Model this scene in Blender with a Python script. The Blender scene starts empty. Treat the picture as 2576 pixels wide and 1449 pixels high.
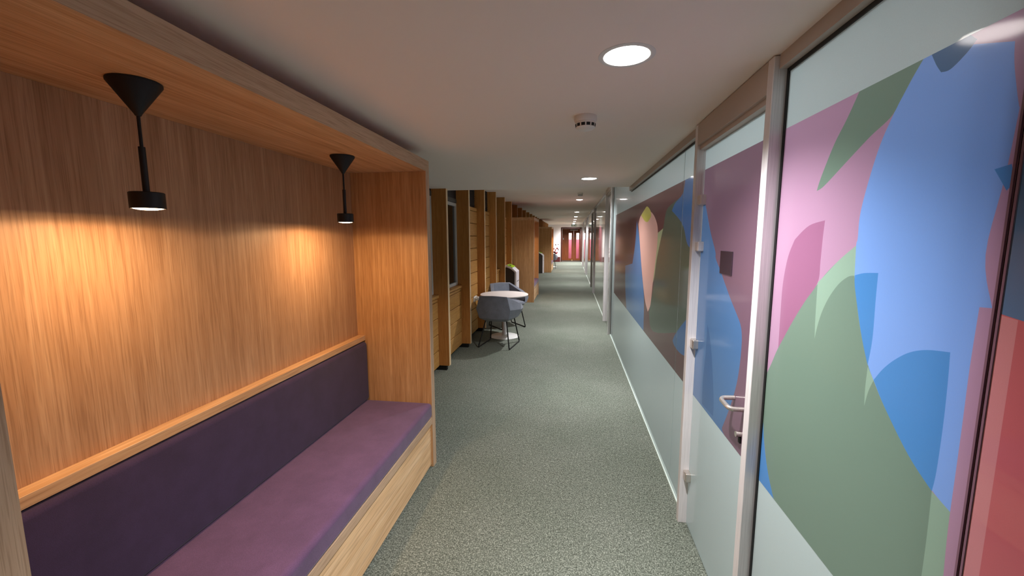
import bpy, bmesh, math, random
from mathutils import Matrix, Vector
from mathutils.geometry import delaunay_2d_cdt
random.seed(7)
SC = bpy.context.scene
COL = SC.collection
PI = math.pi
DOWN_W, DOWN_ANGLE, DOWN_BLEND, DOWN_RGB = 300, 126, 1.0, (250, 249, 250)
FAR_W, END_W, ROOM_W, THROUGH = 420, 750, 25, .4
LAMP_W, LAMP_ANGLE, LAMP_BLEND, LAMP_RGB = 5.5, 174, .10, (255, 208, 154)
LAMP_POOL = 4.2
EXPOSURE = 0.14

# ------------------------------------------------------------------ materials
def lin(c):
    return tuple((v/255/12.92 if v/255 <= .04045 else ((v/255+.055)/1.055)**2.4) for v in c) + (1.0,)

def newmat(name):
    m = bpy.data.materials.new(name); m.use_nodes = True
    nt = m.node_tree; b = nt.nodes['Principled BSDF']
    return m, nt, b

def plain(name, rgb, rough=.5, metal=0.0, spec=.5, coat=0.0, coat_r=.05):
    m, nt, b = newmat(name)
    b.inputs['Base Color'].default_value = lin(rgb)
    b.inputs['Roughness'].default_value = rough
    b.inputs['Metallic'].default_value = metal
    b.inputs['Specular IOR Level'].default_value = spec
    b.inputs['Coat Weight'].default_value = coat
    b.inputs['Coat Roughness'].default_value = coat_r
    return m

def emit(name, rgb, strength):
    m, nt, b = newmat(name)
    b.inputs['Base Color'].default_value = (0.8, 0.8, 0.8, 1)
    b.inputs['Emission Color'].default_value = lin(rgb)
    b.inputs['Emission Strength'].default_value = strength
    return m

def ramp(nt, stops):
    r = nt.nodes.new('ShaderNodeValToRGB')
    el = r.color_ramp.elements
    while len(el) < len(stops): el.new(.5)
    for e, (p, c) in zip(el, stops):
        e.position = p; e.color = lin(c)
    return r

def position(nt, scale):
    g = nt.nodes.new('ShaderNodeNewGeometry')
    mp = nt.nodes.new('ShaderNodeMapping'); mp.inputs['Scale'].default_value = scale
    nt.links.new(g.outputs['Position'], mp.inputs['Vector'])
    return mp

def noise(nt, scale, vec_scale, detail=4, rough=.55, dist=0.0):
    mp = position(nt, vec_scale)
    n = nt.nodes.new('ShaderNodeTexNoise')
    n.inputs['Scale'].default_value = scale; n.inputs['Detail'].default_value = detail
    n.inputs['Roughness'].default_value = rough; n.inputs['Distortion'].default_value = dist
    nt.links.new(mp.outputs['Vector'], n.inputs['Vector'])
    return n

def mixc(nt, a, b, fac, mode='MIX'):
    x = nt.nodes.new('ShaderNodeMix'); x.data_type = 'RGBA'; x.blend_type = mode
    for s, v in ((x.inputs[6], a), (x.inputs[7], b), (x.inputs[0], fac)):
        if isinstance(v, (int, float)): s.default_value = v
        elif isinstance(v, tuple): s.default_value = v
        else: nt.links.new(v, s)
    return x.outputs[2]

def bump(nt, b, height, strength, dist=.002):
    bn = nt.nodes.new('ShaderNodeBump'); bn.inputs['Strength'].default_value = strength
    bn.inputs['Distance'].default_value = dist
    nt.links.new(height, bn.inputs['Height']); nt.links.new(bn.outputs['Normal'], b.inputs['Normal'])

def wood(name, dark, mid, light, axis='Z', rough=.5, scale=1.0, contrast=1.0, spec=.35):
    """oak: broad cathedral streaks plus fine pores, stretched along one axis"""
    m, nt, b = newmat(name)
    def st(across, along):
        return {'X': (along, across, across), 'Y': (across, along, across), 'Z': (across, across, along)}[axis]
    broad = noise(nt, 1.0, st(17*scale, .9*scale), 5, .62, .5)
    fine = noise(nt, 1.0, st(75*scale, 2.2*scale), 4, .6, .3)
    pore = noise(nt, 1.0, st(300*scale, 7*scale), 2, .5)
    c = .13/contrast
    r = ramp(nt, [(.5-c*1.6, dark), (.5, mid), (.5+c*1.3, light)])
    r2 = ramp(nt, [(.5-c*1.7, dark), (.5, mid), (.5+c*1.2, light)])
    nt.links.new(broad.outputs['Fac'], r.inputs['Fac']); nt.links.new(fine.outputs['Fac'], r2.inputs['Fac'])
    col = mixc(nt, r.outputs['Color'], r2.outputs['Color'], .55)
    rp = ramp(nt, [(.36, (200, 190, 180)), (.5, (255, 255, 255))])
    nt.links.new(pore.outputs['Fac'], rp.inputs['Fac'])
    col = mixc(nt, col, rp.outputs['Color'], .5, 'MULTIPLY')
    nt.links.new(col, b.inputs['Base Color'])
    b.inputs['Roughness'].default_value = rough
    b.inputs['Specular IOR Level'].default_value = spec
    bump(nt, b, pore.outputs['Fac'], .12, .0008)
    return m

def carpet_mat():
    m, nt, b = newmat('carpet')
    n1 = noise(nt, 58, (1, 1, 1), 4, .8, .6)
    n2 = noise(nt, 150, (1, .8, 1), 2, .6)
    n3 = noise(nt, 1.3, (1, 1, 1), 3, .6)
    r1 = ramp(nt, [(.33, CARPET[0]), (.47, CARPET[1]), (.60, CARPET[2]), (.72, CARPET[3])])
    r2 = ramp(nt, [(.35, CARPET[0]), (.5, CARPET[1]), (.64, CARPET[3])])
    nt.links.new(n1.outputs['Fac'], r1.inputs['Fac']); nt.links.new(n2.outputs['Fac'], r2.inputs['Fac'])
    col = mixc(nt, r1.outputs['Color'], r2.outputs['Color'], .45)
    r3 = ramp(nt, [(.3, (232, 236, 232)), (.7, (255, 255, 255))])
    nt.links.new(n3.outputs['Fac'], r3.inputs['Fac'])
    col = mixc(nt, col, r3.outputs['Color'], 1.0, 'MULTIPLY')
    nt.links.new(col, b.inputs['Base Color'])
    b.inputs['Roughness'].default_value = .95; b.inputs['Specular IOR Level'].default_value = .1
    bump(nt, b, n1.outputs['Fac'], .4, .003)
    return m

def fabric(name, rgb, amount=.12, scale=500, sheen=.3):
    m, nt, b = newmat(name)
    n = noise(nt, scale, (1, 1, 1), 2, .6)
    n2 = noise(nt, 9, (1, 1, 1), 3, .6)
    lo = tuple(v*(1-amount*1.6) for v in rgb); hi = tuple(min(255, v*(1+amount)) for v in rgb)
    r = ramp(nt, [(.35, lo), (.65, hi)]); nt.links.new(n.outputs['Fac'], r.inputs['Fac'])
    r2 = ramp(nt, [(.3, (228, 228, 228)), (.7, (255, 255, 255))]); nt.links.new(n2.outputs['Fac'], r2.inputs['Fac'])
    nt.links.new(mixc(nt, r.outputs['Color'], r2.outputs['Color'], 1.0, 'MULTIPLY'), b.inputs['Base Color'])
    b.inputs['Roughness'].default_value = .9; b.inputs['Specular IOR Level'].default_value = .15
    b.inputs['Sheen Weight'].default_value = sheen; b.inputs['Sheen Roughness'].default_value = .5
    bump(nt, b, n.outputs['Fac'], .25, .001)
    return m

def plaster(name, rgb):
    m, nt, b = newmat(name)
    n = noise(nt, 160, (1, 1, 1), 3, .6)
    b.inputs['Base Color'].default_value = lin(rgb)
    b.inputs['Roughness'].default_value = .85; b.inputs['Specular IOR Level'].default_value = .2
    bump(nt, b, n.outputs['Fac'], .08, .0015)
    return m

def brushed(name, rgb, rough=.32, metal=.75):
    m, nt, b = newmat(name)
    n = noise(nt, 1, (300, 300, 6), 2, .5)
    r = ramp(nt, [(.3, tuple(v*.9 for v in rgb)), (.7, rgb)]); nt.links.new(n.outputs['Fac'], r.inputs['Fac'])
    nt.links.new(r.outputs['Color'], b.inputs['Base Color'])
    b.inputs['Metallic'].default_value = metal; b.inputs['Roughness'].default_value = rough
    return m

CARPET = [(60, 64, 57), (97, 102, 93), (124, 129, 119), (188, 192, 180)]
M = {}
# booth oak (pinkish veneer), its pale edge strips, and the yellower oak of the fins and wall boards
M['oak_v'] = wood('oak_veneer_upright', (160, 118, 84), (182, 141, 105), (204, 166, 130), 'Z', .5, 1.0, .85)
M['oak_end'] = wood('oak_veneer_warm', (162, 114, 70), (190, 142, 94), (212, 166, 118), 'Z', .5, 1.0, .9)
M['oak_base'] = wood('oak_veneer_pale', (214, 166, 118), (240, 198, 150), (250, 216, 176), 'Y', .5, .6, .9)
M['oak_h'] = wood('oak_veneer_lengthwise', (176, 130, 90), (204, 160, 116), (226, 190, 148), 'Y', .5, .8)
M['oak_edge'] = wood('oak_edging', (178, 146, 116), (200, 168, 138), (216, 188, 160), 'Y', .55, 1.3, .7)
M['oak_edge_v'] = wood('oak_edging_upright', (178, 146, 116), (200, 168, 138), (216, 188, 160), 'Z', .55, 1.3, .7)
M['fin'] = wood('fin_oak', (158, 100, 46), (186, 126, 64), (204, 148, 86), 'Z', .45, 1.6, .8)
M['fin_edge'] = wood('fin_oak_edge', (222, 190, 146), (234, 204, 162), (240, 216, 180), 'Z', .5, 1.6, .6)
M['board'] = wood('board_oak', (166, 118, 58), (192, 142, 78), (210, 162, 98), 'Y', .5, 1.5, .8)
M['dark_wood'] = wood('dark_door_wood', (128, 66, 34), (160, 88, 48), (184, 108, 62), 'Z', .4, 1.2)
M['closer'] = plain('silver_closer', (220, 208, 200), .35)
M['dark_wood_edge'] = plain('dark_frame_wood', (72, 32, 18), .45)
M['carpet'] = carpet_mat()
M['mat'] = fabric('entrance_mat', (104, 98, 90), .2, 160, 0)
M['ceiling'] = plaster('ceiling_paint', (246, 235, 226))
M['white_wall'] = plaster('white_wall_paint', (236, 230, 228))
M['under_wall'] = plain('dark_backing_board', (40, 34, 28), .8)
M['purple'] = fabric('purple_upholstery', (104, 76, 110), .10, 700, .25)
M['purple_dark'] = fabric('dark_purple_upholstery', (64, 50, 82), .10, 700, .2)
M['grey_fabric'] = fabric('grey_upholstery', (130, 134, 146), .10, 420, .2)
M['black'] = plain('black_metal', (5, 5, 5), .5)
M['black_matt'] = plain('black_plastic', (4, 4, 4), .6)
M['rubber'] = plain('black_rubber', (10, 10, 11), .45)
M['white_lam'] = plain('white_laminate', (236, 226, 222), .35)
M['white_plastic'] = plain('white_plastic', (232, 228, 222), .4)
M['white_metal'] = plain('white_metal', (226, 226, 224), .3)
M['alu'] = brushed('satin_aluminium', (234, 229, 230), .38, .15)
M['alu_dark'] = plain('taupe_head_channel', (186, 174, 164), .5)
M['steel'] = brushed('brushed_steel', (208, 200, 192), .25)
M['steel_dark'] = brushed('dark_steel', (110, 98, 92), .35)
M['post_grey'] = plain('grey_post_paint', (196, 196, 200), .4, .2)
M['window_white'] = plain('white_window_frame', (200, 200, 198), .4)
M['dark_glass'] = plain('dark_night_glass', (20, 22, 20), .06, 0, .6)
M['vent'] = plain('black_vent_paint', (30, 28, 30), .6)
M['lintel'] = plain('grey_lintel', (92, 88, 86), .6)
M['bin_side'] = plain('charcoal_plastic', (52, 46, 42), .55)
M['bin_white'] = plain('bin_white_plastic', (232, 230, 236), .4)
M['bin_green'] = plain('lime_green_plastic', (172, 218, 44), .45)
M['maroon'] = plain('maroon_paint', (86, 28, 30), .5)
M['red'] = plain('red_print', (150, 44, 50), .5)
M['print_dark'] = plain('dark_print', (64, 40, 48), .5)
M['sign_green'] = plain('sign_green', (44, 84, 66), .4)
M['sign_white'] = plain('sign_white', (220, 232, 224), .4)
M['plaque'] = plain('dark_plaque', (56, 42, 52), .35)
M['pink_wall'] = plain('pink_wall_paint', (214, 120, 146), .7)
M['brass'] = plain('pale_brass', (214, 196, 150), .35, .6)
M['lamp_glow'] = emit('downlight_glow', (255, 246, 240), 14)
M['lamp_glow_far'] = emit('downlight_glow_far', (255, 246, 240), 40)
M['led_glow'] = emit('pendant_led', (255, 214, 170), 16)
M['reflector'] = plain('white_reflector', (240, 236, 232), .25)
M['joint'] = plain('smoked_joint_strip', (116, 84, 100), .3)
M['pale_line'] = plain('clear_edge_strip', (214, 228, 220), .25)

def film(name, rgb, rough=.32, coat=1.0):
    """coloured film under polished glass"""
    m, nt, b = newmat('film_' + name)
    n = noise(nt, 900, (1, 1, 1), 1, .5)
    r = ramp(nt, [(.3, tuple(v*.97 for v in rgb)), (.7, rgb)]); nt.links.new(n.outputs['Fac'], r.inputs['Fac'])
    nt.links.new(r.outputs['Color'], b.inputs['Base Color'])
    b.inputs['Roughness'].default_value = rough; b.inputs['Specular IOR Level'].default_value = .35
    b.inputs['Coat Weight'].default_value = coat; b.inputs['Coat Roughness'].default_value = .035
    b.inputs['Coat IOR'].default_value = 1.5
    return m
FILM, FILM_NEAR = {}, {}
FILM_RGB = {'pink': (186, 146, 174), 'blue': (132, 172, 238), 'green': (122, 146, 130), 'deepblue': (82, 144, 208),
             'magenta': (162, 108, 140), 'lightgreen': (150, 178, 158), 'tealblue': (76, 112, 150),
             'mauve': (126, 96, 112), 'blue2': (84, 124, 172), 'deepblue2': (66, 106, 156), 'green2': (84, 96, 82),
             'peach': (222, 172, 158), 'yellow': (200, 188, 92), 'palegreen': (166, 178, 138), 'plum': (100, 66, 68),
             'unlit_teal': (60, 106, 146), 'unlit_red': (176, 88, 98), 'grey': (104, 106, 104), 'roserim': (188, 122, 130),  # dark teal and red: missing backlight put into the colour
             }
def frosted(name, rgb, through, coat_r=.035):
    m = film(name, rgb); nt = m.node_tree
    out = [n for n in nt.nodes if n.type == 'OUTPUT_MATERIAL'][0]; bs = nt.nodes['Principled BSDF']
    bs.inputs['Coat Roughness'].default_value = coat_r
    t = nt.nodes.new('ShaderNodeBsdfTranslucent'); t.inputs['Color'].default_value = lin(rgb)
    mx = nt.nodes.new('ShaderNodeMixShader'); mx.inputs[0].default_value = through
    nt.links.new(bs.outputs[0], mx.inputs[1]); nt.links.new(t.outputs[0], mx.inputs[2]); nt.links.new(mx.outputs[0], out.inputs['Surface'])
    return m
for k, c in FILM_RGB.items():
    FILM[k] = film(k, c); FILM_NEAR[k] = frosted('lit_' + k, c, THROUGH, .085)
M['frost'] = frosted('frosted_clear', (198, 216, 216), .35)
M['backlight_panel'] = emit('backlight_glow', (245, 250, 255), 3)  # glow of the unseen panels added behind the frosted glass
M['frost_far'] = film('frosted_far', (120, 128, 122))

# ------------------------------------------------------------------ mesh helpers
class MB:
    """collects shapes, then links them as ONE mesh object"""
    def __init__(self, origin=(0, 0, 0)):
        self.bm = bmesh.new(); self.o = Vector(origin)
    def v(self, p): return self.bm.verts.new(Vector(p) - self.o)
    def face(self, pts, mi=0):
        f = self.bm.faces.new([self.v(p) for p in pts]); f.material_index = mi; return f
    def box(self, x0, x1, y0, y1, z0, z1, mi=0):
        vs = [self.v((x, y, z)) for x in (x0, x1) for y in (y0, y1) for z in (z0, z1)]
        for q in ((0, 1, 3, 2), (4, 6, 7, 5), (0, 4, 5, 1), (2, 3, 7, 6), (0, 2, 6, 4), (1, 5, 7, 3)):
            f = self.bm.faces.new([vs[i] for i in q]); f.material_index = mi
        return self
    def lathe(self, cx, cy, prof, n=40, mi=0, close=True):
        """prof: list of (r, z) bottom to top or any order"""
        rings = []
        for r, z in prof:
            if r < 1e-6: rings.append([self.v((cx, cy, z))])
            else: rings.append([self.v((cx+r*math.cos(2*PI*i/n), cy+r*math.sin(2*PI*i/n), z)) for i in range(n)])
        for a, b in zip(rings, rings[1:]):
            for i in range(n):
                j = (i+1) % n
                if len(a) == 1 and len(b) == 1: continue
                if len(a) == 1: f = [a[0], b[i], b[j]]
                elif len(b) == 1: f = [a[i], b[0], a[j]]
                else: f = [a[i], b[i], b[j], a[j]]
                self.bm.faces.new(f).material_index = mi
        return self
    def tube(self, pts, r, n=12, mi=0):
        pts = [Vector(p) for p in pts]; rings = []
        up = Vector((.13, .21, .97)).normalized()
        for i, p in enumerate(pts):
            d = (pts[min(i+1, len(pts)-1)] - pts[max(i-1, 0)]).normalized()
            a = d.cross(up); 
            if a.length < .05: a = d.cross(Vector((1, 0, 0)))
            a.normalize(); b = d.cross(a)
            # keep the radius through a bend
            k = 1.0
            if 0 < i < len(pts)-1:
                c = (pts[i+1]-p).normalized().dot((p-pts[i-1]).normalized()); k = 1/max(.6, math.sqrt(max(.05, (1+c)/2)))
            rings.append([self.v(p + (a*math.cos(2*PI*t/n) + b*math.sin(2*PI*t/n))*r) for t in range(n)])
        for a, b in zip(rings, rings[1:]):
            for i in range(n):
                j = (i+1) % n
                self.bm.faces.new([a[i], a[j], b[j], b[i]]).material_index = mi
        for e in (rings[0], rings[-1]): self.bm.faces.new(e).material_index = mi
        return self
    def prism_y(self, prof, y0, y1, mi=0):
        """outline in x,z pulled along y"""
        a = [self.v((x, y0, z)) for x, z in prof]; b = [self.v((x, y1, z)) for x, z in prof]
        n = len(prof)
        for i in range(n):
            j = (i+1) % n
            self.bm.faces.new([a[i], a[j], b[j], b[i]]).material_index = mi
        self.bm.faces.new(a).material_index = mi; self.bm.faces.new(b[::-1]).material_index = mi
        return self
    def prism_x(self, prof, x0, x1, mi=0):
        """outline in y,z pulled along x"""
        a = [self.v((x0, y, z)) for y, z in prof]; b = [self.v((x1, y, z)) for y, z in prof]
        n = len(prof)
        for i in range(n):
            j = (i+1) % n
            self.bm.faces.new([a[i], a[j], b[j], b[i]]).material_index = mi
        self.bm.faces.new(a).material_index = mi
        self.bm.faces.new(b[::-1]).material_index = mi
        return self
    def build(self, name, mats, parent=None, bevel=0, seg=2, smooth=None, sub=0):
        me = bpy.data.meshes.new(name)
        bmesh.ops.recalc_face_normals(self.bm, faces=self.bm.faces[:])
        self.bm.to_mesh(me); self.bm.free()
        if not isinstance(mats, (list, tuple)): mats = [mats]
        for m in mats: me.materials.append(m)
        if smooth is not None:
            for p in me.polygons: p.use_smooth = True
            me.set_sharp_from_angle(angle=math.radians(smooth))
        ob = bpy.data.objects.new(name, me); COL.objects.link(ob)
        if parent is not None:
            ob.parent = parent
        else:
            ob.location = self.o
        if bevel:
            md = ob.modifiers.new('bevel', 'BEVEL'); md.width = bevel; md.segments = seg; md.limit_method = 'ANGLE'
            md.angle_limit = math.radians(25)
            if smooth is None:
                for p in me.polygons: p.use_smooth = True
                md.harden_normals = True
        if sub:
            md = ob.modifiers.new('sub', 'SUBSURF'); md.levels = sub; md.render_levels = sub
        return ob

def tag(o, label=None, cat=None, group=None, kind=None):
    if label: o['label'] = label
    if cat: o['category'] = cat
    if group: o['group'] = group
    if kind: o['kind'] = kind
    return o

def empty(name, loc=(0, 0, 0), rz=0):
    o = bpy.data.objects.new(name, None); COL.objects.link(o)
    o.empty_display_size = .1
    o.location = loc; o.rotation_euler = (0, 0, rz); return o

def copy_tree(o, parent=None):
    c = o.copy(); COL.objects.link(c)
    if parent is not None: c.parent = parent
    for ch in list(o.children): copy_tree(ch, c)
    return c

def struct(o): o['kind'] = 'structure'; return o

def spot(name, loc, watts, angle, blend, radius, rgb, parent=None, aim=None):
    l = bpy.data.lights.new(name, 'SPOT'); l.energy = watts; l.spot_size = math.radians(angle)
    l.spot_blend = blend; l.shadow_soft_size = radius; l.color = lin(rgb)[:3]
    o = bpy.data.objects.new(name, l); COL.objects.link(o); o.location = loc
    if parent is not None: o.parent = parent
    return o

# ================================================================== SETTING
XL, XR = -1.75, .685              # left wall backing, face of the glass partition
YB, YS, YE = -4.0, 4.97, 28.4     # wall behind the camera, ceiling step, end wall
ZN, ZF = 2.235, 2.55              # lowered ceiling, full ceiling

NEAR_L = [(.168, 1.437), (.165, 4.217), (.168, -1.34)]
FAR_L = [(.17, 7.0), (.177, 9.99), (.177, 14.7), (.172, 17.94), (.165, 20.46), (.16, 22.95), (.13, 25.6), (.13, 27.5)]
LR = .074

def ceil_plane(b, z, x0, x1, y0, y1, holes, r, s=.16, n=32):
    ys = y0
    for cx, cy in sorted(holes, key=lambda h: h[1]):
        b.face([(x0, ys, z), (x1, ys, z), (x1, cy-s, z), (x0, cy-s, z)])
        b.face([(x0, cy-s, z), (cx-s, cy-s, z), (cx-s, cy+s, z), (x0, cy+s, z)])
        b.face([(cx+s, cy-s, z), (x1, cy-s, z), (x1, cy+s, z), (cx+s, cy+s, z)])
        def sq(a):
            c, t = math.cos(a), math.sin(a); k = s/max(abs(c), abs(t)); return (cx+c*k, cy+t*k, z)
        for i in range(n):
            a, a2 = 2*PI*i/n, 2*PI*(i+1)/n
            b.face([(cx+r*math.cos(a), cy+r*math.sin(a), z), sq(a), sq(a2), (cx+r*math.cos(a2), cy+r*math.sin(a2), z)])
        ys = cy+s
    b.face([(x0, ys, z), (x1, ys, z), (x1, y1, z), (x0, y1, z)])

b = MB(); b.box(XL-.1, XR+.15, YB-.1, YE, -.08, 0)
struct(b.build('floor', M['carpet']))
b = MB()
ceil_plane(b, ZN, XL, XR+.14, YB, YS, NEAR_L, LR)
ceil_plane(b, ZF, XL, XR+.14, YS, YE, FAR_L, LR)
b.face([(XL, YS, ZN), (XR+.14, YS, ZN), (XR+.14, YS, ZF), (XL, YS, ZF)])
bmesh.ops.remove_doubles(b.bm, verts=b.bm.verts[:], dist=1e-5)
struct(b.build('ceiling', M['ceiling']))

# ---- left wall: dark backing with oak boards between the fins
wl = struct(empty('wall_left', (XL, 0, 0)))
b = MB((XL, 0, 0)); b.box(XL-.08, XL, YB, YE, 0, 2.75); b.build('backing', M['under_wall'], wl)
FP, F0, FT = 1.083, 4.77, .062                 # fin pitch, near face of the first fin, thickness
def fin_y(k): return F0 + FP*k
bays = {-1: 'w', 0: 'w', 1: 'b', 2: 'b', 3: 'w', 4: 'b'}
BX = -1.62
for k in range(-1, 21):
    y0, y1 = fin_y(k)+FT, fin_y(k+1)
    kind = bays.get(k, 'w' if k % 4 in (3, 0) else 'b')
    if k in (5, 6, 14, 15): continue           # seating booths stand here
    if k == 13: y1 = 19.44
    if k == 16: y0 = fin_y(16)+FT
    top = .905 if kind == 'w' else 2.155
    b = MB((XL, 0, 0)); z = .045
    while z < top-.03:
        z2 = min(z+.205, top+.005)
        b.prism_y([(XL+.002, z+.004), (BX-.006, z+.004), (BX, z+.010), (BX, z2-.010), (BX-.006, z2-.004), (XL+.002, z2-.004)], y0+.003, y1-.003)
        z += .205
    b.build('oak_boards', M['board'], wl)
    b = MB((XL, 0, 0)); b.box(XL+.001, BX-.05, y0+.002, y1-.002, 0, .045); b.build('plinth', M['black_matt'], wl)
    if kind == 'b':
        b = MB((XL, 0, 0)); b.box(XL+.001, BX-.04, y0+.002, y1-.002, 2.165, ZF)
        for i in range(9):
            zz = 2.20+i*.037
            b.box(BX-.041, BX-.026, y0+.03, y1-.03, zz, zz+.012)
        b.build('louvre_panel', M['vent'], wl)
# windows of the window bays
wn = 0
for k in (-1, 0, 3):
    y0, y1 = fin_y(k)+FT, fin_y(k+1); wn += 1
    w = struct(empty('window_%d' % wn, (-1.70, (y0+y1)/2, .95)))
    o = (-1.70, (y0+y1)/2, .95)
    b = MB(o); f = .045
    za, zb = .957, 2.15
    b.box(-1.705, -1.668, y0+.004, y0+f, za, zb); b.box(-1.705, -1.668, y1-f, y1-.004, za, zb)
    b.box(-1.705, -1.668, y0+f, y1-f, za, za+f); b.box(-1.705, -1.668, y0+f, y1-f, zb-f, zb)
    b.build('window_frame', M['window_white'], w, bevel=.004)
    b = MB(o); b.box(-1.70, -1.692, y0+f, y1-f, za+f, zb-f); b.build('pane', M['dark_glass'], w)
    b = MB(o); b.box(XL+.002, -1.665, y0+.004, y1-.004, zb+.004, zb+.06); b.build('lintel', M['lintel'], w)
    b = MB(o); b.box(XL+.002, -1.672, y0+.004, y1-.004, zb+.062, ZF); b.build('blackout_panel', M['vent'], w)
    b = MB(o); b.box(XL+.002, BX+.018, y0+.003, y1-.003, .918, .952); struct(b.build('window_sill', M['board'], w, bevel=.004))

# ---- wall behind the camera, end wall, room past the door
b = MB(); b.box(XL, XR+.15, YB-.1, YB, 0, 2.6); struct(b.build('wall_back', M['white_wall']))
b = MB()
DX0, DX1, DZ = -.70, .67, 2.36
b.box(XL, DX0, YE, YE+.12, 0, 2.75); b.box(DX0, XR+.14, YE, YE+.12, DZ, 2.75); b.box(DX1, XR+.14, YE, YE+.12, 0, DZ)
struct(b.build('wall_end', M['white_wall']))
YD = 30.1
b = MB(); b.box(DX0-.3, DX1+.3, YE, YD+3.2, -.06, .002); struct(b.build('floor_entrance', M['mat']))
b = MB()
b.box(DX0-.02, DX0+.03, YE-.012, YD+.06, 0, DZ); b.box(DX1-.03, DX1+.012, YE-.012, YD+.06, 0, DZ); b.box(DX0+.03, DX1-.03, YE-.012, YD+.06, DZ-.05, DZ+.005)
struct(b.build('trim_1', M['dark_wood_edge']))
b = MB()
b.box(-1.6, 1.6, YD+2.6, YD+2.7, 0, 1.52); struct(b.build('wall_beyond', M['pink_wall']))
b = MB(); b.box(-1.6, 1.6, YD+2.6, YD+2.7, 1.52, 2.7)
b.box(-1.6, 1.6, YD+.2, YD+2.7, 2.7, 2.75); b.box(-1.62, -1.6, YD+.2, YD+2.7, 0, 2.75); b.box(1.6, 1.62, YD+.2, YD+2.7, 0, 2.75)
struct(b.build('wall_beyond_upper', M['white_wall']))

# end door: two leaves with glazed slots
dr = struct(empty('door_1', (0, YD, 0))); o = (0, YD, 0)
zt, zb_ = DZ-.055, .01
def leaf(xa, xb, sa, sb):
    b = MB(o)
    b.box(xa, sa, YD, YD+.045, zb_, zt); b.box(sb, xb, YD, YD+.045, zb_, zt)
    b.box(sa, sb, YD, YD+.045, zb_, .15); b.box(sa, sb, YD, YD+.045, 1.99, zt)
    lf = b.build('door_leaf', M['dark_wood'], dr)
    g = bpy.data.materials.get('clear_glass')
    if g is None:
        g, nt, bs = newmat('clear_glass'); bs.inputs['Transmission Weight'].default_value = 1; bs.inputs['Roughness'].default_value = 0; bs.inputs['IOR'].default_value = 1.1
    b = MB(o); b.box(sa, sb, YD+.018, YD+.026, .15, 1.99); b.build('glazing', g, lf)
    return lf
l1 = leaf(DX0+.035, .166, -.19, .015)
l2 = leaf(.17, DX1-.035, .355, .555)
b = MB(o); b.box(-.10, .46, YD-.055, YD, 2.17, 2.235); b.build('door_closer', M['closer'], dr, bevel=.008)
b = MB(o); b.box(-.60, -.555, YD-.012, YD, 1.52, 1.64); b.build('push_plate', M['white_plastic'], dr)
b = MB(o)
for xx in (.06, .10, .14, .22, .26, .29):
    b.box(xx, xx+.022, YD-.006, YD, 1.72, 1.80)
b.build('door_lettering', M['steel_dark'], dr)
b = MB((.04, YD-.25, 0)); b.prism_x([(YD-.42, .004), (YD-.06, .004), (YD-.06, .07)], .02, .10)
tag(b.build('door_wedge', M['brass']), 'pale wedge on the mat at the foot of the far brown doors', 'door wedge')
b = MB((-1.1, YE-.1, 0)); b.box(XL+.15, DX0-.045, YE-.12, YE-.002, 0, .33)
b.box(XL+.15, DX0-.045, YE-.125, YE-.12, .30, .31)
tag(b.build('low_cabinet', M['maroon'], bevel=.006), 'low dark maroon box at the foot of the white end wall', 'cabinet')
# printed picture on the end wall
wa = empty('wall_picture', (-1.0, YE-.006, .35)); o = (-1.0, YE-.006, .35)
tag(wa, 'white picture with red and dark angular marks on the end wall', 'picture')
b = MB(o); b.box(-1.42, -.76, YE-.008, YE-.001, .34, 1.30); b.build('print', M['white_wall'], wa)
def marks(name, mat, polys):
    for P in polys:
        b = MB(o); b.prism_y(P, YE-.012, YE-.009); b.build(name, mat, wa)
marks('red_mark', M['red'], [
    [(-1.24, .70), (-1.12, .72), (-1.10, .62), (-1.00, .50), (-.92, .66), (-.99, .70), (-1.03, .62), (-1.09, .66), (-1.24, .65)],
    [(-1.09, .66), (-1.12, .80), (-1.06, .92), (-1.05, .80)], [(-1.04, .88), (-.98, 1.0), (-.92, .90), (-.98, .86)], [(-1.24, .9), (-1.17, .98), (-1.15, .86), (-1.2, .84)]])
marks('dark_mark', M['print_dark'], [
    [(-1.11, 1.20), (-1.06, 1.22), (-1.03, 1.14), (-1.08, 1.13)], [(-.93, 1.2), (-.86, 1.21), (-.87, 1.16), (-.92, 1.16)],
    [(-.96, .98), (-.90, .92), (-.84, .80), (-.88, .78), (-.94, .90)], [(-1.24, .68), (-1.14, .70), (-1.14, .66), (-1.24, .66)]])

# exit sign
ex = empty('exit_sign', (.165, 26.5, 2.36)); o = (.165, 26.5, 2.36)
tag(ex, 'green running man exit sign hanging from ceiling before the far doors', 'sign')
b = MB(o); b.box(-.01, .345, 26.49, 26.51, 2.365, 2.505); b.build('sign_panel', M['sign_green'], ex, bevel=.003)
for xx in (.05, .28):
    b = MB(o); b.tube([(xx, 26.5, 2.50), (xx, 26.5, 2.552)], .005, 8); b.build('hanger', M['steel'], ex)
b = MB(o); y0, y1 = 26.484, 26.4895
def q(P): b.prism_y(P, y0, y1)
q([(.035, 2.42), (.085, 2.47), (.085, 2.44), (.16, 2.44), (.16, 2.40), (.085, 2.40), (.085, 2.37)])       # arrow
q([(.215, 2.475), (.23, 2.49), (.245, 2.475), (.23, 2.46)])                                               # head
q([(.20, 2.455), (.24, 2.458), (.255, 2.43), (.27, 2.425), (.268, 2.415), (.247, 2.418), (.238, 2.432), (.228, 2.41), (.25, 2.395), (.25, 2.375), (.238, 2.375), (.238, 2.388), (.212, 2.398), (.195, 2.38), (.175, 2.38), (.175, 2.392), (.19, 2.392), (.208, 2.42), (.212, 2.44), (.197, 2.44), (.187, 2.425), (.177, 2.43)])
q([(.29, 2.375), (.33, 2.375), (.33, 2.495), (.29, 2.495)])
b.build('pictogram', M['sign_white'], ex)

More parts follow.
